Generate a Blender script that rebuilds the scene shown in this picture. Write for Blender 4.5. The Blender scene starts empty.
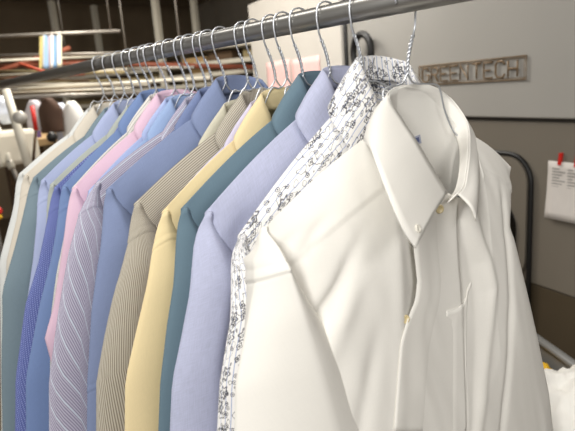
import bpy, math, random
from mathutils import Vector as V, noise
C = bpy.context.scene.collection
random.seed(4)
PI = math.pi

# ------------------------------------------------------------------ view settings and camera
sc = bpy.context.scene
sc.view_settings.view_transform = 'Standard'
sc.view_settings.look = 'None'
sc.view_settings.gamma = 1
sc.view_settings.exposure = 0.24
F_PX = 552.3
RX = V((0.76618721, -0.6385925, -0.07181074))
UP = V((0.19781733, 0.12805771, 0.97183822))
FW = V((0.61141268, 0.75881542, -0.22444084))
EYE = V((0, 0, 1.6))
cd = bpy.data.cameras.new('camera')
cam = bpy.data.objects.new('camera', cd)
C.objects.link(cam)
from mathutils import Matrix
cam.matrix_world = Matrix(((RX.x, UP.x, -FW.x, EYE.x), (RX.y, UP.y, -FW.y, EYE.y), (RX.z, UP.z, -FW.z, EYE.z), (0, 0, 0, 1)))
cd.sensor_width = 36
cd.lens = F_PX / 575 * 36
cd.clip_start = 0.02
cd.dof.use_dof = True
cd.dof.focus_distance = 0.78
cd.dof.aperture_fstop = 7.0
sc.camera = cam


def ray(px, py):
    return (RX * ((px - 287.5) / F_PX) + UP * (-(py - 215.5) / F_PX) + FW)


def at_y(px, py, y):            # the measured point on the vertical plane y = const
    d = ray(px, py)
    return EYE + d * (y / d.y)


def at_d(px, py, dep):          # the measured point at a distance along the optical axis
    return EYE + ray(px, py) * dep


# ------------------------------------------------------------------ mesh helpers
def link_mesh(name, verts, faces, mat=None, parent=None, uvs=None, smooth=True, loc=None, mats=None, fm=None):
    me = bpy.data.meshes.new(name)
    me.from_pydata([tuple(v) for v in verts], [], faces)
    if uvs:
        l = me.uv_layers.new(name='UVMap')
        k = 0
        for fi, f in enumerate(faces):
            for j in range(len(f)):
                l.data[k].uv = uvs[fi][j]
                k += 1
    for p in me.polygons:
        p.use_smooth = smooth
    for m in (mats or ([mat] if mat else [])):
        me.materials.append(m)
    if fm:
        for p, i in zip(me.polygons, fm):
            p.material_index = i
    me.update()
    o = bpy.data.objects.new(name, me)
    C.objects.link(o)
    if parent:
        o.parent = parent
    if loc is not None:
        o.location = loc
    return o


def solid(o, t=0.0012, off=0.0):
    m = o.modifiers.new('thickness', 'SOLIDIFY')
    m.thickness = t
    m.offset = off
    return o


def bevel(o, w=0.004, seg=2):
    m = o.modifiers.new('bevel', 'BEVEL')
    m.width = w
    m.segments = seg
    m.limit_method = 'ANGLE'
    return o


def spline(pts, n):
    """Catmull-Rom through pts, n samples."""
    pts = [V(p) for p in pts]
    P = [pts[0] * 2 - pts[1]] + pts + [pts[-1] * 2 - pts[-2]]
    m = len(pts) - 1
    out = []
    for i in range(n):
        t = i / (n - 1) * m
        k = min(int(t), m - 1)
        t -= k
        a, b, c, d = P[k:k + 4]
        out.append(0.5 * ((2 * b) + (c - a) * t + (2 * a - 5 * b + 4 * c - d) * t * t + (3 * b - a - 3 * c + d) * t ** 3))
    return out


def lerp1(tab, x):
    """piecewise-linear table lookup, smooth enough for outlines; tab sorted by descending key"""
    if x >= tab[0][0]:
        return tab[0][1]
    for (a, u), (b, w) in zip(tab, tab[1:]):
        if x >= b:
            t = (a - x) / (a - b)
            return u + (w - u) * t
    (a, u), (b, w) = tab[-2], tab[-1]
    return w + (w - u) / (b - a) * (x - b)


def tube_data(path, r, seg=8, closed=False, V0=None, F0=None):
    vs = V0 if V0 is not None else []
    fs = F0 if F0 is not None else []
    base = len(vs)
    path = [V(p) for p in path]
    n = len(path)
    prev = None
    for i, p in enumerate(path):
        t = (path[min(i + 1, n - 1)] - path[max(i - 1, 0)])
        if closed:
            t = path[(i + 1) % n] - path[i - 1]
        t.normalize()
        if prev is None:
            a = V((0, 0, 1)) if abs(t.z) < 0.9 else V((1, 0, 0))
            u = t.cross(a).normalized()
        else:
            u = (prev - t * prev.dot(t)).normalized()
        prev = u
        w = t.cross(u)
        rr = r[i] if isinstance(r, (list, tuple)) else r
        for k in range(seg):
            an = 2 * PI * k / seg
            vs.append(p + (u * math.cos(an) + w * math.sin(an)) * rr)
    for i in range(n if closed else n - 1):
        j = (i + 1) % n
        for k in range(seg):
            l = (k + 1) % seg
            fs.append((base + i * seg + k, base + i * seg + l, base + j * seg + l, base + j * seg + k))
    if not closed:
        fs.append(tuple(base + k for k in range(seg))[::-1])
        fs.append(tuple(base + (n - 1) * seg + k for k in range(seg)))
    return vs, fs


def tube(name, path, r, mat, parent=None, seg=8, closed=False):
    vs, fs = tube_data(path, r, seg, closed)
    return link_mesh(name, vs, fs, mat, parent)


def box(name, c, d, mat, parent=None, bev=0.004, rot=0.0):
    """box of full dimensions d around c, turned about z"""
    vs = []
    cz, sz = math.cos(rot), math.sin(rot)
    for z in (-1, 1):
        for y in (-1, 1):
            for x in (-1, 1):
                X, Y = x * d[0] / 2, y * d[1] / 2
                vs.append(V((c[0] + X * cz - Y * sz, c[1] + X * sz + Y * cz, c[2] + z * d[2] / 2)))
    fs = [(0, 2, 3, 1), (4, 5, 7, 6), (0, 1, 5, 4), (2, 6, 7, 3), (0, 4, 6, 2), (1, 3, 7, 5)]
    o = link_mesh(name, vs, fs, mat, parent, smooth=False)
    if bev:
        bevel(o, bev)
    return o


def lathe(name, c, prof, mat, parent=None, seg=24, axis='z', smooth=True):
    vs, fs = [], []
    for r, h in prof:
        for k in range(seg):
            a = 2 * PI * k / seg
            x, y = r * math.cos(a), r * math.sin(a)
            if axis == 'z':
                vs.append(V(c) + V((x, y, h)))
            elif axis == 'x':
                vs.append(V(c) + V((h, x, y)))
            else:
                vs.append(V(c) + V((x, h, y)))
    n = len(prof)
    for i in range(n - 1):
        for k in range(seg):
            l = (k + 1) % seg
            fs.append((i * seg + k, i * seg + l, (i + 1) * seg + l, (i + 1) * seg + k))
    fs.append(tuple(range(seg))[::-1])
    fs.append(tuple((n - 1) * seg + k for k in range(seg)))
    return link_mesh(name, vs, fs, mat, parent, smooth=smooth)


def empty(name, loc=(0, 0, 0)):
    o = bpy.data.objects.new(name, None)
    o.empty_display_size = 0.05
    C.objects.link(o)
    o.location = loc
    return o


def tag(o, label, cat, group=None, kind=None):
    o['label'] = label
    o['category'] = cat
    if group:
        o['group'] = group
    if kind:
        o['kind'] = kind
    return o


def structure(o):
    o['kind'] = 'structure'
    return o


# ------------------------------------------------------------------ materials
def lin(c):
    return tuple(((v / 255) / 12.92 if v / 255 < 0.04045 else ((v / 255 + 0.055) / 1.055) ** 2.4) for v in c) + (1,)


class NT:
    def __init__(s, name):
        s.m = bpy.data.materials.new(name)
        s.m.use_nodes = True
        s.t = s.m.node_tree
        s.b = s.t.nodes['Principled BSDF']

    def n(s, typ, **kw):
        nd = s.t.nodes.new(typ)
        for k, v in kw.items():
            if k in nd.inputs:
                nd.inputs[k].default_value = v
            else:
                setattr(nd, k, v)
        return nd

    def l(s, a, b):
        s.t.links.new(a, b)

    def math(s, op, a, b=None, c=None):
        nd = s.t.nodes.new('ShaderNodeMath')
        nd.operation = op
        for i, v in enumerate((a, b, c)):
            if v is None:
                continue
            if isinstance(v, (int, float)):
                nd.inputs[i].default_value = v
            else:
                s.l(v, nd.inputs[i])
        return nd.outputs[0]

    def mix(s, f, a, b):
        nd = s.t.nodes.new('ShaderNodeMix')
        nd.data_type = 'RGBA'
        for sock, v in ((nd.inputs['Factor'], f), (nd.inputs['A'], a), (nd.inputs['B'], b)):
            if isinstance(v, (int, float, tuple)):
                sock.default_value = v
            else:
                s.l(v, sock)
        return nd.outputs['Result']

    def ramp(s, fac, lo, hi):
        nd = s.t.nodes.new('ShaderNodeMapRange')
        s.l(fac, nd.inputs[0])
        nd.inputs[1].default_value = lo
        nd.inputs[2].default_value = hi
        return nd.outputs[0]


def plain(name, rgb, rough=0.5, metal=0.0, var=0.06, scale=8.0, bump=0.0, spec=0.5):
    t = NT(name)
    t.b.inputs['Roughness'].default_value = rough
    t.b.inputs['Metallic'].default_value = metal
    t.b.inputs['Specular IOR Level'].default_value = spec
    tc = t.n('ShaderNodeTexCoord')
    nz = t.n('ShaderNodeTexNoise', Scale=scale, Detail=4.0)
    t.l(tc.outputs['Object'], nz.inputs['Vector'])
    a = lin(rgb)
    d = tuple(v * (1 - 2 * var) for v in a[:3]) + (1,)
    e = tuple(min(1, v * (1 + 2 * var)) for v in a[:3]) + (1,)
    t.l(t.mix(nz.outputs['Fac'], d, e), t.b.inputs['Base Color'])
    if bump:
        bp = t.n('ShaderNodeBump', Strength=bump, Distance=0.002)
        t.l(nz.outputs['Fac'], bp.inputs['Height'])
        t.l(bp.outputs['Normal'], t.b.inputs['Normal'])
    return t.m


def fabric(name, rgb, pattern=None, rgb2=None, rgb3=None, period=0.003, weave=0.05, rough=0.85):
    """woven shirt cloth; UV runs in metres over each panel"""
    t = NT(name)
    t.b.inputs['Roughness'].default_value = rough
    t.b.inputs['Specular IOR Level'].default_value = 0.25
    t.b.inputs['Sheen Weight'].default_value = 0.08
    tc = t.n('ShaderNodeTexCoord')
    sp = t.n('ShaderNodeSeparateXYZ')
    t.l(tc.outputs['UV'], sp.inputs[0])
    u, v = sp.outputs['X'], sp.outputs['Y']
    col = lin(rgb)
    # thread-level slubs: noise stretched along warp and weft
    def slub(sx, sy):
        mp = t.n('ShaderNodeMapping')
        mp.inputs['Scale'].default_value = (sx, sy, 1)
        t.l(tc.outputs['UV'], mp.inputs['Vector'])
        nz = t.n('ShaderNodeTexNoise', Scale=1.0, Detail=2.0)
        t.l(mp.outputs[0], nz.inputs['Vector'])
        return nz.outputs['Fac']
    sl = t.math('ADD', slub(900, 60), slub(60, 900))
    wv = t.ramp(sl, 0.6, 1.4)

    def stripe(per, duty, coord=u, soft=0.12, ph=0.0):
        fr = t.math('FRACT', t.math('ADD', t.math('DIVIDE', coord, per), ph))
        tri = t.math('ABSOLUTE', t.math('SUBTRACT', fr, 0.5))          # 0 at the stripe's middle
        return t.ramp(t.math('SUBTRACT', duty / 2, tri), -soft / 2, soft / 2)
    base = col
    if pattern == 'fine':
        base = t.mix(stripe(period, 0.5, soft=0.3), col, lin(rgb2))
    elif pattern == 'multi':
        a = t.mix(stripe(period, 0.45, soft=0.3), col, lin(rgb2))
        base = t.mix(stripe(period * 7, 0.10, soft=0.03, ph=0.3), a, lin(rgb3))
    elif pattern == 'wide':
        base = t.mix(stripe(period, 0.3, soft=0.1), col, lin(rgb2))
    elif pattern == 'check':
        a = t.math('MULTIPLY', stripe(period, 0.5), stripe(period, 0.5, v))
        base = t.mix(a, col, lin(rgb2))
    elif pattern == 'floral':
        w = t.n('ShaderNodeTexNoise', Scale=25.0, Detail=1.0)
        t.l(tc.outputs['UV'], w.inputs['Vector'])
        wo = t.math('MULTIPLY', t.math('SUBTRACT', w.outputs['Fac'], 0.5), 0.004)
        base = t.mix(stripe(0.0085, 0.11, t.math('ADD', u, wo), soft=0.1), col, lin((150, 165, 205)))
        # thin stems: contour lines of a noise
        st = t.n('ShaderNodeTexNoise', Scale=60.0, Detail=1.0)
        t.l(tc.outputs['UV'], st.inputs['Vector'])
        fr = t.math('FRACT', t.math('MULTIPLY', st.outputs['Fac'], 4.0))
        ln = t.ramp(t.math('SUBTRACT', 0.055, t.math('ABSOLUTE', t.math('SUBTRACT', fr, 0.5))), 0.0, 0.04)
        base = t.mix(t.math('MULTIPLY', ln, 0.85), base, lin(rgb2))

        def flowers(scale, seed, r, petals, prob, fill):
            mp = t.n('ShaderNodeMapping')
            mp.inputs['Location'].default_value = (seed, seed * 1.7, 0)
            t.l(tc.outputs['UV'], mp.inputs['Vector'])
            vo = t.n('ShaderNodeTexVoronoi', voronoi_dimensions='2D', Scale=scale, Randomness=0.8)
            t.l(mp.outputs[0], vo.inputs['Vector'])
            sc_ = t.n('ShaderNodeVectorMath', operation='SCALE')
            sc_.inputs['Scale'].default_value = scale
            t.l(mp.outputs[0], sc_.inputs[0])
            p2 = t.n('ShaderNodeVectorMath', operation='SCALE')
            p2.inputs['Scale'].default_value = scale
            t.l(vo.outputs['Position'], p2.inputs[0])
            df = t.n('ShaderNodeVectorMath', operation='SUBTRACT')
            t.l(sc_.outputs[0], df.inputs[0])
            t.l(p2.outputs[0], df.inputs[1])
            sx = t.n('ShaderNodeSeparateXYZ')
            t.l(df.outputs[0], sx.inputs[0])
            an = t.math('ARCTAN2', sx.outputs['Y'], sx.outputs['X'])
            ps = t.math('MULTIPLY', t.math('SINE', t.math('MULTIPLY', an, float(petals))), 0.22)
            dist = t.math('DIVIDE', vo.outputs['Distance'], t.math('ADD', ps, 1.0))
            ring = t.ramp(t.math('SUBTRACT', r * 0.22, t.math('ABSOLUTE', t.math('SUBTRACT', dist, r * 0.8))), 0.0, 0.05)
            ce = t.ramp(t.math('SUBTRACT', r * 0.42, dist), 0.0, 0.05)
            cs = t.n('ShaderNodeSeparateColor')
            t.l(vo.outputs['Color'], cs.inputs[0])
            on = t.math('LESS_THAN', cs.outputs[0], prob)
            m = t.math('MAXIMUM', t.math('MULTIPLY', ring, 0.9), t.math('MULTIPLY', ce, fill))
            return t.math('MULTIPLY', m, on)
        base = t.mix(flowers(40, 0.13, 0.30, 6, 0.6, 0.65), base, lin(rgb2))
        base = t.mix(flowers(80, 0.41, 0.30, 4, 0.4, 0.9), base, lin((45, 45, 55)))
        base = t.mix(flowers(110, 0.77, 0.30, 2, 0.45, 0.9), base, lin((60, 62, 75)))
    hi = t.n('ShaderNodeHueSaturation', Value=1.0)
    t.l(t.math('ADD', 1 - weave, t.math('MULTIPLY', wv, 2 * weave)), hi.inputs['Value'])
    if isinstance(base, tuple):
        hi.inputs['Color'].default_value = base
    else:
        t.l(base, hi.inputs['Color'])
    t.l(hi.outputs[0], t.b.inputs['Base Color'])
    bp = t.n('ShaderNodeBump', Strength=0.12, Distance=0.0004)
    t.l(wv, bp.inputs['Height'])
    t.l(bp.outputs['Normal'], t.b.inputs['Normal'])
    return t.m


M_STEEL = plain('galvanised_wire', (214, 217, 222), 0.35, 0.7, 0.05, 60)
M_RAIL = plain('rail_steel', (146, 144, 140), 0.3, 0.7, 0.06, 20)

# ------------------------------------------------------------------ the shirts
X0, Y0, Z0 = 0.5422, 0.4273, 1.6117
ZB = -0.80


def fold_noise(x, z, seed, sx=14.0, sz=3.0):
    return noise.noise(V((x * sx + seed * 7.3, z * sz + seed * 3.1, seed * 1.7)))


def grid_faces(nr, ncol, closed):
    fs = []
    for i in range(nr - 1):
        for j in range(ncol if closed else ncol - 1):
            k = (j + 1) % ncol
            fs.append((i * ncol + j, (i + 1) * ncol + j, (i + 1) * ncol + k, i * ncol + k))
    return fs


def make_shirt(name, y, mat, label, g=0.045, gb=0.04, peak=(-0.035, 0.0), tip=(-0.225, -0.15), outer=None, seam=0.05,
               seed=1, white=False, group='dress shirts on the rail', fd=None, bd=None, slant=0.25):
    root = empty(name, (X0, y, Z0))
    tag(root, label, 'shirt', group)
    hi = white
    fd = fd or max(0.012, 0.56 * g)       # depth of the front panel ahead of the hanger
    bd = bd or max(0.006, 0.26 * gb)      # depth behind
    cx = 0.02 if white else 0.012
    dx, dz = peak[0] + 0.035, peak[1]
    tl = V((tip[0], 0, tip[1]))
    tr = V((0.232, 0.0, tip[1])) if not white else at_y(511, 167.5, y - 0.014) - V((X0, y, Z0))
    nl = V((-0.048 + dx * .6, -0.35 * fd, -0.036 + dz * .7))
    nr = V((0.074 + dx * .6, -0.35 * fd, -0.036 + dz * .7))
    ncx = (nl.x + nr.x) / 2
    dip = 0.125
    if white:
        nl = V((-0.062, -0.010, -0.062)); nr = V((0.108, -0.006, -0.085)); ncx = 0.035; dip = 0.080
    SN = 0.30

    def top_f(s):
        if s <= -SN:
            t = (-s - SN) / (1 - SN); p = nl.lerp(tl, t); p.z += 0.006 * math.sin(PI * t)
        elif s >= SN:
            t = (s - SN) / (1 - SN); p = nr.lerp(tr, t); p.z += 0.006 * math.sin(PI * t)
        else:
            q = s / SN; p = nl.lerp(nr, (q + 1) / 2)
            k = (1 - q * q)
            p.z -= dip * k ** 0.8
            p.y -= (fd * 0.62 if not white else 0.053) * k ** 0.6
        return p

    def top_b(s):
        if abs(s) >= SN:
            return top_f(s)
        q = s / SN; p = nl.lerp(nr, (q + 1) / 2)
        k = (1 - q * q)
        p.z += (0.018 if not white else 0.052) * k
        p.y += (0.35 * fd + bd * 0.8 if not white else 0.022) * k ** 0.6
        return p
    ns = 210 if hi else 44
    nt = 120 if hi else 40
    if white:
        def FL(pts, dy=-0.058):
            r = [at_y(a_, b_, y + dy) - V((X0, y, Z0)) for a_, b_ in pts]
            return [(v_.z, v_.x) for v_ in r]
        RS = [(tip[1] + 0.02, tr.x - 0.003)] + FL([(514.5, 172), (516, 182), (514, 190), (509, 209), (507, 219), (512, 232), (526, 290), (547, 377)], -0.016)
        RS.append((RS[-1][0] - 0.3, RS[-1][1] + 0.09))
        r1 = FL([(401, 240), (400, 290), (398, 340), (396, 377)])
        ge = FL([(413, 245), (416.5, 280), (415, 300), (409, 325), (404, 345), (402, 377)])
        st_ = FL([(456, 200), (458.5, 240), (461, 280), (461.5, 320), (461, 377)])
        hb = FL([(470, 210), (478, 240), (485, 262), (489, 290), (486, 320), (480, 360), (478, 377)])
        v1 = FL([(386, 205), (375, 228), (362, 256), (351, 285), (340, 310), (329, 340), (319, 377)])
        v2 = FL([(384, 290), (378, 330), (370, 377)])
        v3 = FL([(352, 212), (338, 236), (326, 262)])
        v4 = FL([(330, 228), (318, 248), (310, 272)])
        v5 = FL([(500, 215), (499, 250), (497, 300), (490, 377)], -0.04)
        zz_ = lambda py_: FL([(430, py_)])[0][0]
        z200, z240, z285, z345, z377 = [zz_(v_) for v_ in (200, 240, 285, 345, 377)]

        def sm(t_):
            t_ = min(1, max(0, t_))
            return t_ * t_ * (3 - 2 * t_)

        def recess(x, z):
            e, r_ = lerp1(ge, z), lerp1(r1, z)
            amt = 0.011 * sm((z200 - z) / 0.03) * (1 - 0.9 * sm((z285 - z) / max(1e-4, z285 - z345)))
            return 1.25 * amt * max(0, min(1, (x - r_) / (max(0.004, e - r_) + 0.020))) ** 1.35 if x < e + 0.020 else 1.25 * amt * (1 - sm((x - e - 0.020) / 0.018))

        def white_folds(x, z):
            d = 0.0
            # left front turns in towards the opening, the right front lies over it
            e, r_ = lerp1(ge, z), lerp1(r1, z)
            d -= recess(x, z)
            d += 0.002 * math.exp(-((x - r_) / 0.012) ** 2) * sm((z200 - z) / 0.05)
            # hollow beside the pocket
            a_, b_ = lerp1(st_, z), lerp1(hb, z)
            k_ = sm((z200 + 0.01 - z) / 0.03) * (1 - 0.6 * sm((z285 - z) / (z285 - z377)))
            if a_ < x < b_ + 0.004:
                t_ = (x - a_) / (b_ + 0.004 - a_)
                d -= 0.010 * k_ * sm(t_ / 0.16) * (1 - sm((t_ - 0.55) / 0.45))
            d += 0.005 * k_ * math.exp(-((x - b_ - 0.009) / 0.008) ** 2)
            for ln, w0, am, z0_, z1_ in ((v1, 0.0095, 0.0085, z200, z285), (v2, 0.012, 0.0035, z285, z345), (v5, 0.008, 0.004, z200, z240)):
                d -= am * sm((z0_ - z) / (z0_ - z1_)) * math.exp(-((x - lerp1(ln, z)) / w0) ** 2)
            d += 0.004 * sm((z240 - z) / 0.06) * math.exp(-((x - lerp1(v1, z) - 0.022) / 0.014) ** 2)
            for ln, am in ((v3, 0.0022), (v4, 0.0020)):
                zt_, zb_ = ln[0][0], ln[-1][0]
                w_ = sm((zt_ - z) / 0.02) * sm((z - zb_ + 0.03) / 0.04)
                d -= am * w_ * math.exp(-((x - lerp1(ln, z)) / 0.008) ** 2)
            d += 0.0012 * noise.noise(V((x * 45 + z * 14, z * 7, 3.3)))
            return d
    cols = [(-1 + 2 * i / ns, 0) for i in range(ns + 1)] + [(1 - 2 * i / ns, 1) for i in range(1, ns)]
    Vs, meta = [], []
    for ti in range(nt + 1):
        t = (ti / nt) ** 1.7
        for s, side in cols:
            p = top_f(s) if side == 0 else top_b(s)
            q = p.copy()
            wb = 0.27
            q.z = p.z + (ZB - p.z) * t
            dist = p.z - q.z
            xb = s * wb + cx
            q.x = p.x + (xb - p.x) * min(1, t * 1.2) ** 0.9
            dep = (1 - abs(s) ** 7)
            if white and s > 0:
                alt = p.x + (s * (lerp1(RS, q.z) - 0.004) + cx * (1 - s) - p.x) * (1 - math.exp(-dist / 0.05))
                q.x += (alt - q.x) * sm(s / 0.7)
            if side == 0:
                if not white:
                    # the cloth sinks in beside the hanger end
                    dep *= 1 - 0.55 * math.exp(-((s + 0.82) / 0.10) ** 2) * min(1, max(0, dist - 0.008) / 0.05) - 0.5 * math.exp(-((s - 0.82) / 0.10) ** 2) * min(1, dist / 0.06)
                yt = -fd * dep * (1 + 0.25 * min(1, dist / 0.3))
                A = 0.0025 if white else 0.003
                ramp = min(1, dist / 0.10)
                fold = A * ramp * dep * fold_noise(q.x - slant * dist * (0.6 if q.x < 0.03 else -0.1), q.z, seed)
                if white:
                    fold += white_folds(q.x, q.z) * min(1, dist / 0.03)
                if abs(s) > SN * 0.95 and dist < 0.047:
                    fold += 0.0014 * min(1, dist / 0.02)          # the yoke lies a cloth's thickness higher
                q.y = p.y + (yt - p.y) * (1 - math.exp(-dist / 0.045)) - fold
            else:
                yt = bd * dep
                q.y = p.y + (yt - p.y) * (1 - math.exp(-dist / 0.035)) + 0.001 * fold_noise(q.x, q.z, seed + 5) * min(1, dist / 0.1)
            Vs.append(q)
            meta.append((s, side, dist))
    nc = len(cols)
    fs = grid_faces(nt + 1, nc, True)
    uv = []
    for f in fs:
        yoke = sum(meta[i][2] for i in f) / 4 < 0.05
        uv.append([((meta[i][2] + 0.3 * 0, Vs[i].x) if yoke else (Vs[i].x - (0.0 if meta[i][1] == 0 else 1.0), Vs[i].z)) for i in f])
    body = link_mesh('body', Vs, fs, mat, root, uv)
    solid(body, 0.0012)

    # sleeves: flattened tubes bent over the hanger ends
    for sgn in (-1, 1):
        tp = tl if sgn < 0 else tr
        if sgn < 0 and outer:
            prof = outer
        else:
            prof = [(tip[1], tp.x * sgn * 1.0 if sgn > 0 else tp.x), (-0.20, -0.252), (-0.30, -0.285), (-0.45, -0.325), (-0.8, -0.39)]
            if sgn > 0 and white:
                prof = [(z_, -x_) for z_, x_ in RS]
            elif sgn > 0:
                prof[0] = (tip[1], -tp.x)
        nz_ = 56 if hi else 34
        na = 40 if hi else 24
        sv, meta2 = [], []
        if white and sgn < 0:
            fpt = [at_y(e[0], e[1], y + e[2]) - V((X0, y, Z0)) for e in ((266, 233, -0.004), (278, 252, -0.024), (290, 280, -0.042), (304, 325, -0.052), (320, 377, -0.058), (333, 425, -0.062))]
            tx = [(q.z, q.x) for q in fpt]
            ty = [(q.z, q.y) for q in fpt]
            FE = lambda z: (lerp1(tx, z), lerp1(ty, z))
        ay0 = (fd + bd) / 2
        yc0 = (bd - fd) / 2
        if white:
            ay0, yc0 = 0.045, -0.012
            if sgn > 0:
                ay0, yc0 = 0.020, 0.040
        LZ = 0.66 + tip[1] + 0.15
        ds = [LZ * (i / nz_) ** 1.5 for i in range(nz_ + 1)]
        ds = [v_ for v_ in ds if not (seam - 0.014 < v_ < seam + 0.007)] + [seam + e_ for e_ in (-0.0125, -0.011, -0.0095, -0.004, -0.0016, 0, 0.0016, 0.005)]
        ds.sort()
        nz_ = len(ds) - 1
        for i, dd in enumerate(ds):
            z = tip[1] + (0.004 if white and sgn < 0 else -0.008 if white else 0.0015) - dd
            xo = lerp1(prof, z)
            if white and sgn > 0:
                xo += 0.016 * (1 - min(1, dd / 0.035))
            grow = 1 - math.exp(-dd / 0.05)
            lin_ = min(1, dd / 0.085)
            ax = 0.003 + 0.032 * lin_ + 0.025 * min(1, dd / 0.4)
            ay = 0.004 + (ay0 * 0.98 - 0.004) * lin_
            yc = bd * 0.8 * min(1, dd / 0.02) - ay + tp.y
            if white and sgn > 0:
                yc = yc0 * grow + tp.y
            if white and sgn < 0:
                fe = FE(z)                      # where the sleeve's front crease runs
                ax = max(0.003, fe[0] - xo)
                ay = max(0.003, 0.5 * (0.028 - fe[1])) if dd > 0.03 else 0.003 + 0.5 * (0.028 - fe[1]) * dd / 0.03
                yc = fe[1] + ay
            if i == 0:
                ax, ay = 0.001, 0.001
            xc = xo + ax + (0.004 if i == 0 else 0)
            ks = 0.75 if white else 0.42
            st = 0.0014 * ks * min(1, dd / 0.025) if dd < seam - 0.0005 else (-0.0012 * ks if dd < seam + 0.001 else 0.0)
            if abs(dd - seam + 0.011) < 0.0005:
                st -= 0.0008 * ks
            for k in range(na):
                a = 2 * PI * k / na
                ca, sa = math.cos(a), math.sin(a)
                ex = 1.45
                px = math.copysign(abs(ca) ** ex, ca)
                py = math.copysign(abs(sa) ** ex, sa)
                w = (0.004 if white else 0.003) * min(1, dd / 0.09) * fold_noise(a * 0.10, z - px * 0.05, seed + 11 + sgn, 16, 5)
                # a crease running down the sleeve from the hanger end
                q = V((xc + (ax + st + w) * px, yc + (ay + st + w * .6) * py, z))
                q.z += (-0.013 * py - 0.002) * min(1, dd / 0.045) if dd < 0.3 else (-0.013 * py - 0.002)
                if sgn > 0:
                    q.x = -q.x
                sv.append(q)
                meta2.append((a, dd))
        fs2 = grid_faces(nz_ + 1, na, True)
        if sgn > 0:
            fs2 = [f[::-1] for f in fs2]
        uv2 = []
        for f in fs2:
            cap = sum(meta2[i][1] for i in f) / 4 < seam
            row = []
            aa = [meta2[i][0] for i in f]
            wrap = max(aa) - min(aa) > PI
            for i in f:
                a, dd = meta2[i]
                if wrap and a < PI:
                    a += 2 * PI
                arc = a * 0.045
                row.append((arc, dd) if cap else (arc - slant * dd, dd + slant * arc))
            uv2.append(row)
        sl = link_mesh('sleeve', sv, fs2, mat, root, uv2)
        solid(sl, 0.001)

    # collar: outer leaf, and the stand that rings the neck inside it
    nu = 72 if hi else 44
    if white:
        def L(px, py, dy):
            return at_y(px, py, y + dy) - V((X0, y, Z0))
        Fc = [L(447, 193, -0.072), L(438, 178, -0.068), L(427, 159, -0.060), L(415, 139, -0.047), L(401, 118, -0.026), L(388, 96, -0.004), L(396, 87.5, 0.012), L(412, 84.5, 0.021), L(430, 85, 0.023),
              L(446, 94, 0.022), L(460, 110, 0.004), L(468, 126, -0.014), L(469, 150, -0.036), L(467, 172, -0.056), L(464, 187, -0.067), L(458, 194, -0.073)]
        Ec = [L(415.5, 248, -0.112), L(405, 233, -0.107), L(394, 210, -0.098), L(380, 174, -0.078), L(370, 148, -0.052), L(364, 139, -0.018), L(372, 126, 0.016), L(392, 118, 0.030), L(425, 118, 0.034),
              L(462, 128, 0.032), L(474, 140, 0.014), L(479, 152, -0.012), L(479, 170, -0.038), L(478, 198, -0.066), L(476, 221, -0.090)]
        Bc = [L(440, 206, -0.064), L(430, 192, -0.060), L(419, 174, -0.050), L(408, 155, -0.036), L(397, 136, -0.018), L(388, 121, 0.000), L(394, 124, 0.012), L(410, 123, 0.017), L(430, 118, 0.019),
              L(442, 116, 0.021), L(454, 132, 0.003), L(460, 150, -0.014), L(460, 170, -0.040), L(456, 190, -0.056), L(448, 204, -0.066)]
    else:
        h = min(g, 0.055) * 0.80
        o3 = lambda x, k, z: V((x + dx, -k * h, z + dz))
        Fc = [o3(0.010, 1.02, -0.135), o3(-0.006, 0.93, -0.095), o3(-0.022, 0.78, -0.045), o3(-0.035, 0.50, -0.001), o3(-0.026, 0.12, 0.008), o3(0.0, -0.10, 0.012), o3(0.026, -0.10, 0.012),
              o3(0.052, 0.12, 0.006), o3(0.062, 0.50, -0.006), o3(0.050, 0.78, -0.050), o3(0.033, 0.93, -0.095), o3(0.016, 1.02, -0.135)]
        Ec = [o3(-0.050, 1.25, -0.190), o3(-0.068, 1.10, -0.140), o3(-0.082, 0.86, -0.092), o3(-0.090, 0.42, -0.056), o3(-0.068, 0.02, -0.040), o3(-0.03, -0.26, -0.028), o3(0.05, -0.26, -0.028),
              o3(0.092, 0.06, -0.040), o3(0.112, 0.42, -0.062), o3(0.102, 0.86, -0.100), o3(0.087, 1.02, -0.140), o3(0.069, 1.12, -0.185)]
        Bc = [o3(0.008, 0.90, -0.160), o3(-0.012, 0.82, -0.120), o3(-0.030, 0.66, -0.078), o3(-0.042, 0.42, -0.036), o3(-0.032, 0.12, -0.022), o3(0.0, -0.06, -0.018), o3(0.026, -0.06, -0.018),
              o3(0.058, 0.12, -0.024), o3(0.069, 0.42, -0.038), o3(0.058, 0.66, -0.080), o3(0.040, 0.82, -0.120), o3(0.018, 0.90, -0.160)]
    Fs, Es, Bs = spline(Fc, nu), spline(Ec, nu), spline(Bc, nu)
    cen = sum(Fs, V()) / nu
    rows, vv = [], []
    nl_ = 9
    for i in range(nl_ + 1):
        t = i / nl_
        row = []
        for j in range(nu):
            p = Es[j].lerp(Fs[j], t)
            o_ = (p - cen); o_.z = 0
            if o_.length > 1e-5:
                o_.normalize()
            p = p + o_ * (0.004 if white else 0.0012) * math.sin(PI * t) * math.sin(PI * min(1, t + .2)) + V((0, 0, (0.0035 if white else 0.001) * math.sin(PI * t)))
            row.append(p)
        rows.append(row); vv.append(t)
    Vs = [p for r in rows for p in r]
    # arc length along the collar for the pattern
    arc = [0]
    for j in range(1, nu):
        arc.append(arc[-1] + (Fs[j] - Fs[j - 1]).length)
    fs = grid_faces(nl_ + 1, nu, False)
    uvt = lambda k, sh=0.0: (arc[k % nu] + sh, (k // nu) * 0.006)
    uv = [[uvt(k) for k in f] for f in fs]
    lf = link_mesh('collar', Vs, fs, mat, root, uv)
    solid(lf, 0.0016 if not white else 0.0018)
    rows = []
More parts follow.
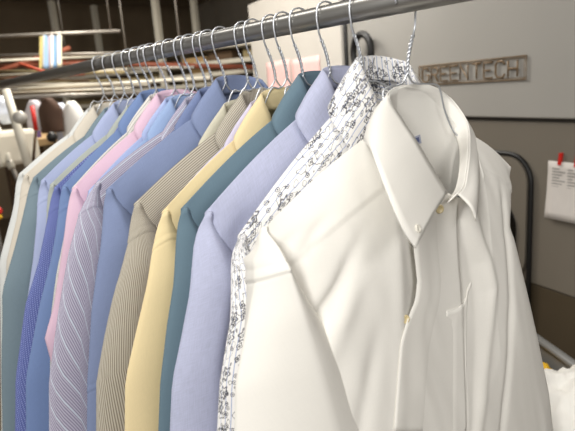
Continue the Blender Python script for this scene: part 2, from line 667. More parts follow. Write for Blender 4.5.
    for i in range(6):
        t = i / 5
        rows.append([Fs[j].lerp(Bs[j], t) + (cen - Fs[j]).normalized() * 0.0012 for j in range(nu)])
    Vs = [p for r in rows for p in r]
    fs = grid_faces(6, nu, False)
    uv = [[uvt(k, 0.5) for k in f] for f in fs]
    cs = link_mesh('collar_stand', Vs, fs, mat, root, uv)
    solid(cs, 0.0014)
    # stitching along the collar edge
    if white:
        stl = []
        for j in range(2, nu // 2):
            p = Es[j].lerp(Fs[j], 0.09)
            o_ = (p - cen); o_.z = 0; o_.normalize()
            stl.append(p + o_ * 0.0022)
        tip_e, fr = Es[0], Fs[0]
        stl = [(Es[1].lerp(Fs[1], 0.80) + (Es[1].lerp(Fs[1], 0.80) - cen).normalized() * 0.001)] + stl
        tube('stitching', stl[1:], 0.00035, mat, lf, 5)
        sb = []
        for j in range(2, nu - 2):
            p = Fs[j].lerp(Bs[j], 0.90) + (cen - Fs[j]).normalized() * 0.0022
            sb.append(p)
        tube('stitching', sb, 0.00045, mat, cs, 5)
    return root, dict(top=top_f, SN=SN, Fs=Fs, Es=Es, Bs=Bs, Vs=Vs, body=body, leaf=lf, recess=recess if white else None)


# ---- wire hangers
def make_hanger(y, label, flip=1, dz=0.0, lean=0.0, mat=M_STEEL, top=None, SN=0.3, white=False):
    root = empty('wire_hanger', (X0, y, Z0 + dz))
    tag(root, label, 'hanger', 'wire hangers on the rail')
    w = []
    def wing(sg):
        if white:
            half = [(0, 0, 0.004), (sg * 0.005, 0, -0.003), (sg * 0.010, 0, -0.007), (sg * 0.018, 0, -0.009), (sg * 0.034, 0, -0.010)]
            half += [(0.056, 0, -0.012), (0.065, 0, -0.020), (0.074, 0, -0.045), (0.094, -0.003, -0.078)] if sg > 0 else [(-0.045, 0, -0.016), (-0.052, -0.004, -0.035)]
        else:
            half = [(0.0, 0.0, 0.004), (sg * 0.005, 0, -0.004), (sg * 0.010, 0, -0.009), (sg * 0.018, 0, -0.0115), (sg * 0.034, 0, -0.014)]
        for k in ((0.06, 0.2, 0.4, 0.6, 0.8, 0.93) if not white else (0.2, 0.4, 0.6, 0.8, 0.93)):
            p = top(sg * (SN + (1 - SN) * k))
            half.append((p.x, p.y, p.z - dz - 0.007 - 0.004 * k))
        p = top(sg)
        half += [(p.x - sg * 0.008, p.y, p.z - dz - 0.014), (p.x - sg * 0.012, p.y, p.z - dz - 0.020)]
        return spline(half, 60)
    left, right = wing(-1), wing(1)
    tube('shoulder_wire', left[::-1] + right[1:], 0.0013, mat, root, 6)
    tube('trouser_bar', [left[-1], (left[-1] + right[-1]) / 2 + V((0, 0, -0.003)), right[-1]], 0.0013, mat, root, 6)
    # twisted stem
    top = 0.047
    vs, fs = [], []
    for ph in (0, PI):
        pt = []
        for i in range(49):
            t = i / 48
            a = ph + t * 2 * PI * 4.5
            pt.append(V((0.0013 * math.cos(a) - flip * 0.012 * t * t, 0.0013 * math.sin(a), 0.002 + (top - 0.002) * t)))
        tube_data(pt, 0.0013, 6, False, vs, fs)
    link_mesh('twisted_neck', vs, fs, mat, root)
    # hook over the rail
    rz = 0.0785 - dz
    R_ = 0.0185
    hk = [V((-flip * 0.011, 0, top - 0.003)), V((-flip * 0.016, 0, top + 0.010)), V((-flip * 0.0185, 0, rz - 0.006))]
    for i in range(17):
        a = PI - i / 16 * PI * 1.12
        hk.append(V((flip * R_ * math.cos(a), 0.0, rz + 0.0005 + (R_ - 0.0015) * math.sin(a))))
    tube('hook', hk, 0.00135, mat, root, 6)
    root.rotation_euler.z = lean
    return root


S = dict(A=.927, B=.863, C=.806, D=.755, E=.715, F=.675, G=.648, H=.600, I=.567, J=.520, K=.4925, L=.452, X=.428, M=.388,
         N=.3224, O=.2965, P=.2505, Q=.2226, R=.1869, S=.1316, T=.072, U=0.0)
ORDER = 'ABCDEFGHIJKLXMNOPQRSTU'
#       name of colour, fabric arguments
FAB = dict(
    U=dict(rgb=(236, 233, 226), weave=0.015),
    T=dict(rgb=(240, 238, 236), pattern='floral', rgb2=(70, 72, 82), weave=0.02),
    S=dict(rgb=(178, 182, 206), weave=0.12),
    R=dict(rgb=(100, 122, 135), weave=0.04),
    Q=dict(rgb=(228, 209, 164), weave=0.03),
    P=dict(rgb=(206, 200, 222), weave=0.05),
    O=dict(rgb=(134, 126, 113), pattern='fine', rgb2=(198, 192, 178), period=0.0032),
    N=dict(rgb=(200, 196, 178), weave=0.04),
    M=dict(rgb=(126, 139, 173), weave=0.06),
    X=dict(rgb=(116, 130, 168), weave=0.06),
    L=dict(rgb=(146, 139, 162), pattern='multi', rgb2=(200, 197, 212), rgb3=(208, 214, 226), period=0.0032),
    K=dict(rgb=(150, 172, 210), weave=0.05),
    J=dict(rgb=(170, 184, 222), weave=0.05),
    I=dict(rgb=(222, 190, 208), weave=0.03),
    H=dict(rgb=(222, 220, 214), pattern='wide', rgb2=(176, 176, 172), period=0.007),
    G=dict(rgb=(116, 138, 182), weave=0.05),
    F=dict(rgb=(92, 104, 164), pattern='check', rgb2=(150, 160, 210), period=0.0045),
    E=dict(rgb=(176, 182, 174), weave=0.05),
    D=dict(rgb=(172, 182, 216), weave=0.05),
    C=dict(rgb=(122, 140, 150), weave=0.05),
    B=dict(rgb=(216, 207, 192), weave=0.04),
    A=dict(rgb=(222, 224, 222), weave=0.03),
)
NAMES = dict(
    U='white cotton dress shirt at the front, button-down front facing the camera',
    T='white dress shirt printed with black flowers and thin blue lines',
    S='periwinkle chambray dress shirt directly behind the floral printed one',
    R='dark teal dress shirt between the periwinkle and pale yellow shirts',
    Q='pale yellow dress shirt, just behind the dark teal one',
    P='pale lavender dress shirt showing only its collar beside the yellow collar',
    O='taupe dress shirt with fine pale stripes, behind the yellow one',
    N='plain khaki cream dress shirt tucked behind the taupe striped one',
    M='solid steel blue dress shirt with wide collar, behind the khaki one',
    X='blue dress shirt almost hidden between steel blue and lavender striped shirts',
    L='lavender dress shirt with fine purple and bold white stripes',
    K='bright light blue dress shirt with only its collar showing behind lavender stripes',
    J='pale blue dress shirt squeezed directly in front of the pink shirt',
    I='pink dress shirt in the middle of the row',
    H='off-white dress shirt with grey stripes, directly behind the pink shirt',
    G='solid mid blue dress shirt beside the blue checked shirt',
    F='deep blue checked dress shirt behind the solid mid blue one',
    E='grey green dress shirt showing a thin strip behind the blue check',
    D='light periwinkle dress shirt between grey green and slate blue shirts',
    C='slate grey blue dress shirt, third from the far end',
    B='cream beige dress shirt, second from the far end of the rail',
    A='pale grey white dress shirt at the far end of the rail',
)
# measured points (photo pixels): collar peak, hanger end, outer sleeve edge
MEAS = dict(
    A=((88, 112), (19, 174), [(13, 205), (-2, 260)], 0),
    B=((94, 109), (24, 176), [(18, 205), (5, 260)], 0),
    C=((105, 112), (33, 178), [(25, 205), (14, 245), (0, 290)], 0),
    D=((114, 106), (41, 181), [(37, 205), (32, 260), (26, 300)], 0),
    E=((128, 109), (50, 185), [(46, 210), (42, 250)], 0),
    F=((132, 112), (54, 188), [(48, 215), (38, 262), (25, 303), (14, 377)], 0),
    G=((141, 96), (62, 187), [(57, 215), (48, 260), (38, 300), (24, 377)], 0),
    H=((150, 99), (70, 188), [(66, 220), (56, 270), (50, 320)], 0),
    I=((158, 97), (72, 189), [(66, 215), (57, 270), (51, 305), (42, 335), (49, 360), (52, 377)], 0),
    J=((166, 102), (85, 192), [(84, 215), (76, 270), (66, 330), (62, 377)], 0),
    K=((172, 102), (92, 192), [(88, 215), (84, 270), (72, 330), (66, 377)], 0),
    L=((186, 102), (95, 184), [(79, 214), (69, 250), (58, 310), (48, 377)], 0),
    X=((200, 94), (108, 196), [(107, 215), (104, 270), (100, 330), (97, 377)], 0),
    M=((218, 83), (106, 190), [(102, 215), (94, 262), (88, 310), (84, 377)], 0),
    N=((225, 108), (145, 206), [(143, 225), (138, 270), (133, 320), (128, 377)], 0),
    O=((243, 98), (134, 204), [(126, 243), (112, 290), (103, 330), (94, 377)], 0),
    P=((252, 107), (162, 214), [(160, 235), (157, 270), (152, 320), (148, 377)], 0),
    Q=((263, 98), (162, 212), [(150, 252), (142, 290), (131, 340), (123, 377)], 0),
    R=((302, 80), (181, 209), [(175, 240), (169, 280), (162, 320), (155, 377)], 0),
    S=((327, 75), (205, 213), [(194, 246), (185, 290), (175, 340), (167, 377)], 0),
    T=((361, 65), (238, 236), [(232, 262), (226, 300), (219, 340), (213, 377)], 0),
    U=((386, 92), (262, 231), [(253, 262), (249, 283), (240, 320), (228, 377)], 0),
)
SEAM = dict(A=.05, B=.05, C=.045, L=.048, O=.052, Q=.048, U=.048, S=.3, T=.3, R=.3, M=.3, I=.3)
info = {}
hooks = dict(A='furthest from the camera', B='carrying the cream beige shirt', C='carrying the slate grey blue shirt', D='carrying the light periwinkle shirt',
             E='carrying the grey green shirt', F='carrying the blue checked shirt', G='carrying the solid mid blue shirt', H='carrying the grey striped off-white shirt',
             I='carrying the pink shirt', J='carrying the pale blue shirt before the pink', K='carrying the bright light blue shirt', L='carrying the lavender striped shirt',
             X='of the nearly hidden blue shirt', M='looped inside the steel blue collar', N='carrying the khaki cream shirt', O='crossing inside the taupe striped collar',
             P='of the pale lavender shirt', Q='carrying the pale yellow shirt', R='carrying the dark teal shirt', S='carrying the periwinkle chambray shirt',
             T='carrying the floral printed shirt', U='carrying the white front shirt, nearest the camera')
for i, k in enumerate(ORDER):
    s = S[k]
    y = Y0 + s
    gap_f = (S[k] - S[ORDER[i + 1]]) if k != 'U' else 0.12
    gap_b = (S[ORDER[i - 1]] - S[k]) if k != 'A' else 0.08
    pk, tp, ed, _ = MEAS[k]
    h = min(gap_f, 0.055) * 0.80
    o = V((X0, y, Z0))
    P_ = at_y(pk[0], pk[1], y - 0.5 * h) - o
    T_ = at_y(tp[0], tp[1], y) - o
    if k in 'NPXHJK':
        T_.x = max(T_.x, -0.215)
    outer = [(T_.z, T_.x)]
    for e in ed:
        q = at_y(e[0], e[1], y) - o
        if q.z < outer[-1][0] - 0.002:
            outer.append((q.z, q.x))
    lz, lx = outer[-1]
    outer.append((lz - 0.3, lx - 0.05))
    fab = fabric('cloth_' + NAMES[k].split(' dress')[0].replace(' ', '_'), **FAB[k])
    info[k] = make_shirt('dress_shirt', y, fab, NAMES[k], gap_f, gap_b, (P_.x, P_.z), (T_.x, T_.z), outer,
                         SEAM.get(k, 0.05), i + 1, k == 'U', fd=0.052 if k == 'U' else None, bd=0.012 if k == 'U' else None, slant=0.5 if k == 'L' else 0.15 if k == 'O' else 0.25)
    make_hanger(y, 'thin wire hanger ' + hooks[k], -1 if k == 'U' else 1, dz=-0.009 if k == 'U' else 0.0, mat=M_STEEL, top=info[k][1]['top'], white=k == 'U')

# ---- small things sewn to the front shirt
from mathutils.bvhtree import BVHTree
wroot, wi = info['U']
bpy.context.view_layer.update()


def on_mesh(o):
    me = o.data
    off = wroot.location
    t = BVHTree.FromPolygons([v.co + off for v in me.vertices], [tuple(p.vertices) for p in me.polygons])
    def hit(px, py):
        d = ray(px, py).normalized()
        h = t.ray_cast(EYE, d)
        return (h[0], h[1] if h[1].dot(d) < 0 else -h[1]) if h[0] else None
    return hit


hit_body = on_mesh(wi['body'])
M_BUTTON = plain('button_shell', (226, 208, 160), 0.3, 0, 0.04, 60)
M_BUTTONW = plain('button_white', (226, 222, 210), 0.3, 0, 0.03, 60)


def button(name, p, nrm, r, mat, parent):
    q_ = nrm.to_track_quat('Z', 'Y')
    vs, n = [], 20
    prof = [(0.0, 0.0006), (0.55, 0.0006), (0.7, 0.0012), (0.95, 0.0012), (1.0, 0.0004), (1.0, -0.0008), (0.0, -0.0008)]
    for rr_, h in prof:
        for k in range(n):
            a = 2 * PI * k / n
            vs.append(p - wroot.location + q_ @ V((r * rr_ * math.cos(a), r * rr_ * math.sin(a), h + 0.0012)))
    return link_mesh(name, vs, grid_faces(len(prof), n, True), mat, parent)


for px, py, r in ((405, 319, 0.0050), (439, 209, 0.0052)):
    hb_ = hit_body(px, py)
    if hb_:
        button('button', hb_[0], (hb_[1] * 0.5 - FW * 0.5).normalized(), r, M_BUTTON, wroot)
leaf_hit = on_mesh(wi['leaf'])
hb_ = leaf_hit(417, 229)
if hb_:
    button('collar_button', hb_[0], hb_[1], 0.0042, M_BUTTONW, wi['leaf'])
# the overlapping front edge with its buttonholes
ge_px = [(206, 411), (245, 413), (280, 416.5), (300, 415), (325, 409), (345, 404.5), (377, 402), (431, 398)]
vs = []
NRr, NCc = 40, 14
okp = True
for j in range(NRr + 1):
    py_ = 206 + (431 - 206) * j / NRr
    ex_ = lerp1([(-a_, b_) for a_, b_ in ge_px], -py_)
    for i in range(NCc + 1):
        h_ = hit_body(ex_ - 5 + 38 * i / NCc, py_)
        if not h_:
            okp = False
            break
        q_ = h_[0] - wroot.location
        q_.y -= wi['recess'](q_.x, q_.z) + 0.0012 * (1 - i / NCc) + 0.0002 - 0.004 * max(0, (i / NCc - 0.7) / 0.3) ** 2
        vs.append(q_)
if okp:
    solid(link_mesh('placket', vs, grid_faces(NRr + 1, NCc + 1, False), wi['body'].data.materials[0], wroot), 0.0008)
# chest pocket: a patch a cloth's thickness above the front
top_ = spline([(446, 310.5, 0), (452, 309.3, 0), (458, 306.5, 0), (462.5, 302, 0), (465, 296, 0), (467, 288, 0), (471, 281, 0)], 24)
vs, ok = [], True
NR = 26
for j in range(NR + 1):
    for ti_, p in enumerate(top_):
        h_ = hit_body(p.x - 0.02 * j, p.y + 5.2 * j)
        if not h_:
            ok = False
            break
        lift = 0.0016 if j <= 3 else 0.0011
        lift -= (0.0030 if j > 1 else 0.0012) * (1 - min(1, ti_ / 6, (23 - ti_) / 6))
        vs.append(h_[0] - wroot.location + h_[1] * lift)
if ok:
    pk_ = link_mesh('chest_pocket', vs, grid_faces(NR + 1, 24, False), wi['body'].data.materials[0], wroot)
    solid(pk_, 0.0006)
# neck label inside the back
hl = [hit_body(px, py) for px, py in ((411, 138), (419, 134.5), (420.5, 143), (412.5, 145))]
if all(hl):
    vs = [h_[0] - wroot.location + h_[1] * 0.0015 for h_ in hl]
    lb = link_mesh('neck_label', vs, [(0, 1, 2, 3)], plain('label_grey_blue', (176, 180, 198), 0.8), wroot, smooth=False)
    solid(lb, 0.0005)
    c_ = sum(vs, V()) / 4
    mk = [c_ + (v_ - c_) * 0.55 - FW * 0.0008 for v_ in vs]
    solid(link_mesh('woven_mark', mk, [(0, 1, 2, 3)], plain('label_thread', (96, 104, 140), 0.8), lb, smooth=False), 0.0004)

# ---- the rail
rail = empty('clothes_rail', (X0, 1.2, 0))
tag(rail, 'dark steel garment rail that every wire hanger hooks over', 'rail')
tube('rail_pipe', [(0, -1.7, 1.689), (0, 1.75, 1.689)], 0.0145, M_RAIL, rail, 20)
for yy in (-1.7, 1.75):
    tube('post', [(0, yy, 0.0), (0, yy, 1.70)], 0.018, M_RAIL, rail, 16)
    lathe('foot', (0, yy, 0.0), [(0.0, 0), (0.12, 0), (0.12, 0.012), (0.03, 0.02), (0.02, 0.05)], M_RAIL, rail)

# ------------------------------------------------------------------ the room
MDIR = V((0.254, 0.967, 0)).normalized()         # the dry-cleaning machine's front runs this way
MNOR = V((-0.967, 0.254, 0)).normalized()        # and faces this way
MP = V((2.2, 1.7, 0))


def at_m(px, py, off=0.0):                        # on the machine front, off metres ahead of it
    d = ray(px, py)
    p0 = MP + MNOR * off
    return EYE + d * ((p0 - EYE).dot(MNOR) / d.dot(MNOR))


def at_z(px, py, z):
    d = ray(px, py)
    return EYE + d * ((z - EYE.z) / d.z)


MROT = math.atan2(MDIR.y, MDIR.x)


def mbox(name, k0, k1, z0, z1, depth, mat, parent=None, off=0.0, bev=0.006):
    """a box standing along the machine line: k along it, depth going back, off ahead of the front plane"""
    c = MP + MDIR * ((k0 + k1) / 2) + MNOR * (off - depth / 2)
    return box(name, (c.x, c.y, (z0 + z1) / 2), (k1 - k0, depth, z1 - z0), mat, parent, bev, MROT)


def km(px, py=118):
    return (at_m(px, py) - MP).dot(MDIR)


M_FLOOR = plain('floor_concrete', (112, 98, 80), 0.55, 0, 0.15, 5)
M_CEIL = plain('ceiling_boards', (150, 138, 120), 0.9, 0, 0.12, 3)
M_WALL = plain('painted_wall', (150, 132, 108), 0.85, 0, 0.12, 2)
M_WALL2 = plain('side_wall', (190, 182, 168), 0.85, 0, 0.05, 2)
M_CREAM = plain('cream_enamel', (216, 210, 194), 0.45, 0, 0.05, 5)
M_RUST = plain('rust_red_paint', (142, 78, 56), 0.6, 0, 0.15, 12)
M_BROWN = plain('dark_brown_board', (92, 72, 52), 0.8, 0, 0.2, 10)
M_CARD = plain('cardboard', (176, 146, 104), 0.85, 0, 0.08, 9)
M_KHAKI = plain('kraft_paper', (150, 136, 100), 0.85, 0, 0.1, 9)
M_GREYP = plain('grey_pipe', (140, 134, 126), 0.4, 0.4, 0.1, 20)
M_BLACK = plain('black_rubber', (18, 17, 16), 0.5, 0, 0.1, 20)
M_JOINT = plain('joint_grey', (70, 66, 60), 0.6, 0, 0.05, 9)  # dark grey of the joint between upper and lower panels
M_PANEL = plain('machine_grey_enamel', (164, 161, 155), 0.38, 0, 0.03, 3)
M_PANEL2 = plain('machine_lower_enamel', (122, 115, 104), 0.36, 0, 0.03, 3)
M_SHADE = plain('painted_shade_brown', (78, 68, 52), 0.4, 0, 0.05, 3)  # shade low on the machine, put into the colour
M_LIGHTP = plain('light_grey_enamel', (205, 200, 192), 0.5, 0, 0.03, 3)
M_PINK = plain('pink_paper', (240, 196, 192), 0.8, 0, 0.03, 20)
M_PAPER = plain('white_paper', (214, 208, 202), 0.8, 0, 0.03, 20)
M_INK = plain('grey_print', (150, 146, 142), 0.8, 0, 0.05, 20)
M_RUST2 = plain('orange_red_paint', (176, 72, 44), 0.6, 0, 0.1, 12)
M_RED = plain('red_plastic', (200, 38, 28), 0.4, 0, 0.05, 20)
M_BRASS = plain('brass_letters', (126, 104, 76), 0.45, 0.2, 0.15, 40)
M_DGLASS = plain('dark_door_glass', (14, 13, 12), 0.15, 0, 0.05, 5)
M_WHITE = plain('white_cloth', (238, 236, 230), 0.85, 0, 0.03, 12)
M_YELLOW = plain('yellow_cloth', (226, 178, 30), 0.8, 0, 0.08, 12)
M_CART = plain('grey_vinyl', (120, 120, 118), 0.45, 0, 0.05, 12)
M_DARKC = plain('dark_brown_cloth', (70, 48, 34), 0.85, 0, 0.15, 12)
M_PURPLE = plain('purple_plastic', (92, 74, 128), 0.5, 0, 0.08, 12)
M_LAMP = plain('lamp_housing', (230, 230, 226), 0.5, 0, 0.02, 12)

fl = structure(box('floor', (2.0, 2.5, -0.05), (11, 13, 0.1), M_FLOOR, None, 0))
ce = structure(box('ceiling', (2.0, 2.5, 3.15), (11, 13, 0.1), M_CEIL, None, 0))
structure(box('wall_back', (2.0, 9.05, 1.55), (11, 0.1, 3.1), M_WALL, None, 0))
wc = MP + MDIR * 3.5 - MNOR * 1.35
structure(box('wall_right', (wc.x, wc.y, 1.55), (12.0, 0.1, 3.1), M_WALL2, None, 0, MROT))
# ceiling joists
for i, yy in enumerate((1.2, 2.6, 4.0, 5.4, 6.8)):
    structure(box('trim_%d' % (i + 1), (0.9, yy, 3.02), (8.4, 0.12, 0.16), M_BROWN, None, 0.005))

# ---- dry-cleaning machine with the sign
mach = empty('dry_cleaning_machine', (MP.x, MP.y, 0))
tag(mach, 'big grey dry cleaning machine at right with a black door seal', 'machine')


def under(o, root):
    """keep world placement when parenting to a moved root"""
    o.parent = root
    o.matrix_parent_inverse = Matrix.Translation(root.location).inverted()
    return o


kL, kR = km(349), -1.6
zs = at_m(520, 120).z
under(mbox('upper_panel', kR, kL, zs + 0.007, 2.34, 0.95, M_PANEL), mach)
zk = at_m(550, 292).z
under(mbox('shaded_base_panel', kR, kL, 0.06, zk, 0.93, M_SHADE, None, -0.024), mach)  # darker band painted in place of the light fading towards the floor
under(mbox('lower_panel', kR, kL, zk, zs - 0.007, 0.93, M_PANEL2, None, -0.02), mach)
under(mbox('plinth', kR + 0.03, kL - 0.03, 0.0, 0.07, 0.88, M_BLACK, None, -0.05), mach)
under(mbox('panel_joint', kR + 0.01, kL - 0.01, zs - 0.014, zs + 0.014, 0.9, M_JOINT, None, -0.03), mach)
# door: rounded seal with a dark glass
tr = at_m(531.5, 156, -0.01)
ktr, ztr = (tr - MP).dot(MDIR), tr.z


def rrect(k0, k1, z0, z1, r, off, n=8):
    out = []
    for cx_, cz_, a0 in ((k1 - r, z1 - r, 0), (k0 + r, z1 - r, PI / 2), (k0 + r, z0 + r, PI), (k1 - r, z0 + r, 1.5 * PI)):
        for i in range(n + 1):
            a = a0 + PI / 2 * i / n
            out.append(MP + MDIR * (cx_ + r * math.cos(a)) + MNOR * off + V((0, 0, cz_ + r * math.sin(a))))
    return out


def plate(name, pts, thick, mat):
    n = len(pts)
    vs = list(pts) + [p - MNOR * thick for p in pts]
    fs = [tuple(range(n)), tuple(range(2 * n - 1, n - 1, -1))]
    fs += [(i, i + n, (i + 1) % n + n, (i + 1) % n) for i in range(n)]
    return link_mesh(name, vs, fs, mat, None, smooth=False)


door = under(plate('door', rrect(ktr + 0.01, ktr + 1.0, zk, ztr - 0.01, 0.10, 0.002), 0.02, M_PANEL2), mach)
seal = tube('door_seal', rrect(ktr, ktr + 1.01, 0.41, ztr, 0.11, -0.012), 0.0095, M_BLACK, None, 10, True)
under(seal, mach)
g0 = at_m(517, 205, 0)
kg = (g0 - MP).dot(MDIR)
under(plate('door_glass', rrect(kg, kg + 0.66, 0.62, g0.z + 0.02, 0.12, 0.010), 0.03, M_DGLASS), mach)

# ---- sign: wire letters in a frame
q = [at_m(420, 64.5, 0.012), at_m(529, 57.5, 0.012), at_m(526, 81.5, 0.012), at_m(419, 83.5, 0.012)]
# square the sign up on the panel: its left end is the far end
kA, kB = km(420, 74), km(527.5, 70)
zt = (q[0].z + q[1].z) / 2
zb = (q[2].z + q[3].z) / 2
sroot = empty('wall_sign', tuple(MP + MDIR * ((kA + kB) / 2) + V((0, 0, zb))))
tag(sroot, 'openwork brass GREENTECH sign in a thin frame on grey machine panel', 'sign')


def sp_(u, v, off=0.006):                         # u 0..1 along the sign left to right, v 0..1 bottom to top
    return MP + MDIR * (kA + (kB - kA) * u) + MNOR * off + V((0, 0, zb + (zt - zb) * v))


sw = abs(kA - kB)
under(tube('frame', [sp_(0, 0), sp_(0, 1), sp_(1, 1), sp_(1, 0)], 0.0026, M_BRASS, None, 8, True), sroot)
for vv in (0.08, 0.92):
    under(tube('frame_bar', [sp_(0.0, vv), sp_(1.0, vv)], 0.0014, M_BRASS, None, 6), sroot)
for uu in (0.012, 0.985):
    under(tube('frame_bar', [sp_(uu, 0.0), sp_(uu, 1.0)], 0.0014, M_BRASS, None, 6), sroot)
GL = dict(
    G=[[(1, .8), (.8, 1), (.2, 1), (0, .8), (0, .2), (.2, 0), (.8, 0), (1, .2), (1, .5), (.55, .5)]],
    R=[[(0, 0), (0, 1), (.8, 1), (1, .85), (1, .62), (.8, .5), (0, .5)], [(.5, .5), (1, 0)]],
    E=[[(1, 1), (0, 1), (0, 0), (1, 0)], [(0, .5), (.8, .5)]],
    N=[[(0, 0), (0, 1), (1, 0), (1, 1)]],
    T=[[(0, 1), (1, 1)], [(.5, 1), (.5, 0)]],
    C=[[(1, .8), (.8, 1), (.2, 1), (0, .8), (0, .2), (.2, 0), (.8, 0), (1, .2)]],
    H=[[(0, 0), (0, 1)], [(1, 0), (1, 1)], [(0, .5), (1, .5)]])
lw = 0.072
for i, ch in enumerate('GREENTECH'):
    u0 = 0.045 + i * 0.1005 + (0.015 if i > 4 else 0)
    vs, fs = [], []
    for ox, oy, of in ((0, 0, 0.008),):       # each letter is a bent double wire
        for st in GL[ch]:
            tube_data([sp_(u0 + ox + x * lw, 0.15 + oy + y * 0.70, of) for x, y in st], 0.0042, 6, False, vs, fs)
    under(link_mesh('letter', vs, fs, M_BRASS), sroot)

# ---- notice sheet with two red strips
def sheet(name, tlx, w, h, mat, off=0.004, curl=0.0):
    n = 8
    vs = []
    for j in range(n + 1):
        for i in range(n + 1):
            t = j / n
            vs.append(tlx - MDIR * (w * i / n) - V((0, 0, h * t)) + MNOR * (off + curl * t * t))
    o = link_mesh(name, vs, grid_faces(n + 1, n + 1, False), mat)
    solid(o, 0.0008)
    return o


ptl = at_m(545, 161, 0.0)
pbl = at_m(536, 216, 0.0)
pp = sheet('paper_notice', ptl, 0.24, ptl.z - pbl.z, M_PAPER, -0.017, 0.012)
tag(pp, 'white notice sheet on the grey machine, held by red strips', 'paper')
vs, fs = [], []
for r in range(7):
    for a, b in ((0.02, 0.075), (0.085, 0.13), (0.145, 0.20)):
        z = ptl.z - 0.025 - r * 0.011
        p0 = ptl - MDIR * a - MNOR * 0.0145
        p1 = ptl - MDIR * (b - 0.012 * ((r * 7 + int(a * 100)) % 3)) - MNOR * 0.0145
        k = len(vs)
        vs += [V((p0.x, p0.y, z)), V((p1.x, p1.y, z)), V((p1.x, p1.y, z - 0.004)), V((p0.x, p0.y, z - 0.004))]
        fs.append((k, k + 1, k + 2, k + 3))
solid(link_mesh('printed_lines', vs, fs, M_INK, pp, smooth=False), 0.0004)
for px, py, wd in ((556.5, 155, 'left'), (573, 157, 'right')):
    c = at_m(px, py + 4.5, 0.0)
    n1, n2 = c - V((0, 0, 0.022)), c + V((0, 0, 0.022)) - MDIR * 0.006
    vs = []
    for p in (n1, n2):
        vs += [p + MDIR * 0.0065 - MNOR * 0.012, p - MDIR * 0.0065 - MNOR * 0.012, p - MDIR * 0.0065 - MNOR * 0.020, p + MDIR * 0.0065 - MNOR * 0.020]
    o = link_mesh('red_clip', vs, [(0, 1, 2, 3), (7, 6, 5, 4), (0, 4, 5, 1), (1, 5, 6, 2), (2, 6, 7, 3), (3, 7, 4, 0)], M_RED, None, smooth=False)
    tag(o, 'small red strip holding the %s part of the notice top edge' % wd, 'clip', 'red strips on the notice')

# ---- pale cabinet behind the rail with two pink sheets
cab = empty('metal_cabinet', tuple(MP + MDIR * km(300)))
tag(cab, 'pale grey metal cabinet with pink sheets, behind the shirts', 'cabinet')
k0, k1 = km(344.5), km(257)
under(mbox('body', k0, k1, 0.06, 2.25, 0.8, M_LIGHTP), cab)
under(mbox('plinth', k0 + .03, k1 - .03, 0.0, 0.07, 0.74, M_BLACK, None, -0.03), cab)
for (a, b, wd) in ((266.5, 290, 'left'), (291.5, 320, 'right')):
    t0 = at_m(a, 63 if a < 280 else 60, 0)
    wdt = (at_m(b, 62, 0) - t0).length
    o = sheet('paper_sheet', t0, wdt, 0.34, M_PINK, 0.004, 0.004)
    tag(o, 'pink paper sheet on the pale cabinet, %s of the pair' % wd, 'paper', 'pink sheets on the cabinet')
# black conduit in the gap and a hose loop
cp = at_m(347, 70, 0.03)
o = tube('conduit', [(cp.x, cp.y, 0.0), (cp.x, cp.y, 3.1)], 0.012, M_BLACK, None, 12)
tag(o, 'black vertical pipe in the gap beside the pale cabinet', 'pipe')
rc = at_m(362, 52, 0.05)
rr = 0.085
ring = [rc + MDIR * (rr * math.cos(2 * PI * i / 32)) + V((0, 0, rr * 1.05 * math.sin(2 * PI * i / 32))) for i in range(32)]
hose = tube('hose_loop', ring, 0.018, M_BLACK, None, 12, True)
tag(hose, 'coiled black hose hung above the floral shirt collar', 'hose')
pk = lathe('peg', tuple(rc + V((0, 0, rr * 0.95)) - MNOR * 0.05), [(0.0, 0), (0.012, 0), (0.012, 0.02), (0, 0.02)], M_GREYP, None, 10)
bpy.data.objects.remove(pk)

# ---- shelving rack far behind the shirts
def pipe_px(name, a, b, r, mat, parent=None, seg=10):
    return tube(name, [at_d(*a), at_d(*b)], r, mat, parent, seg)


AX = (at_d(262, 70, 5.2) - at_d(60, 70, 6.6)); AX.z = 0; AX.normalize()
rk0 = at_d(62, 70, 6.4)
rkL = 3.1
rack = empty('storage_rack', (rk0.x, rk0.y, 0))
tag(rack, 'cream storage rack of many shelf beams far behind the shirts', 'rack')
RN = V((-AX.y, AX.x, 0))
rrot = math.atan2(AX.y, AX.x)


def rbox(name, u0, u1, z0, z1, v0, v1, mat, parent=None, bev=0.004):
    c = V((rk0.x, rk0.y, 0)) + AX * ((u0 + u1) / 2) + RN * ((v0 + v1) / 2)
    return box(name, (c.x, c.y, (z0 + z1) / 2), (u1 - u0, v1 - v0, z1 - z0), mat, parent, bev, rrot)


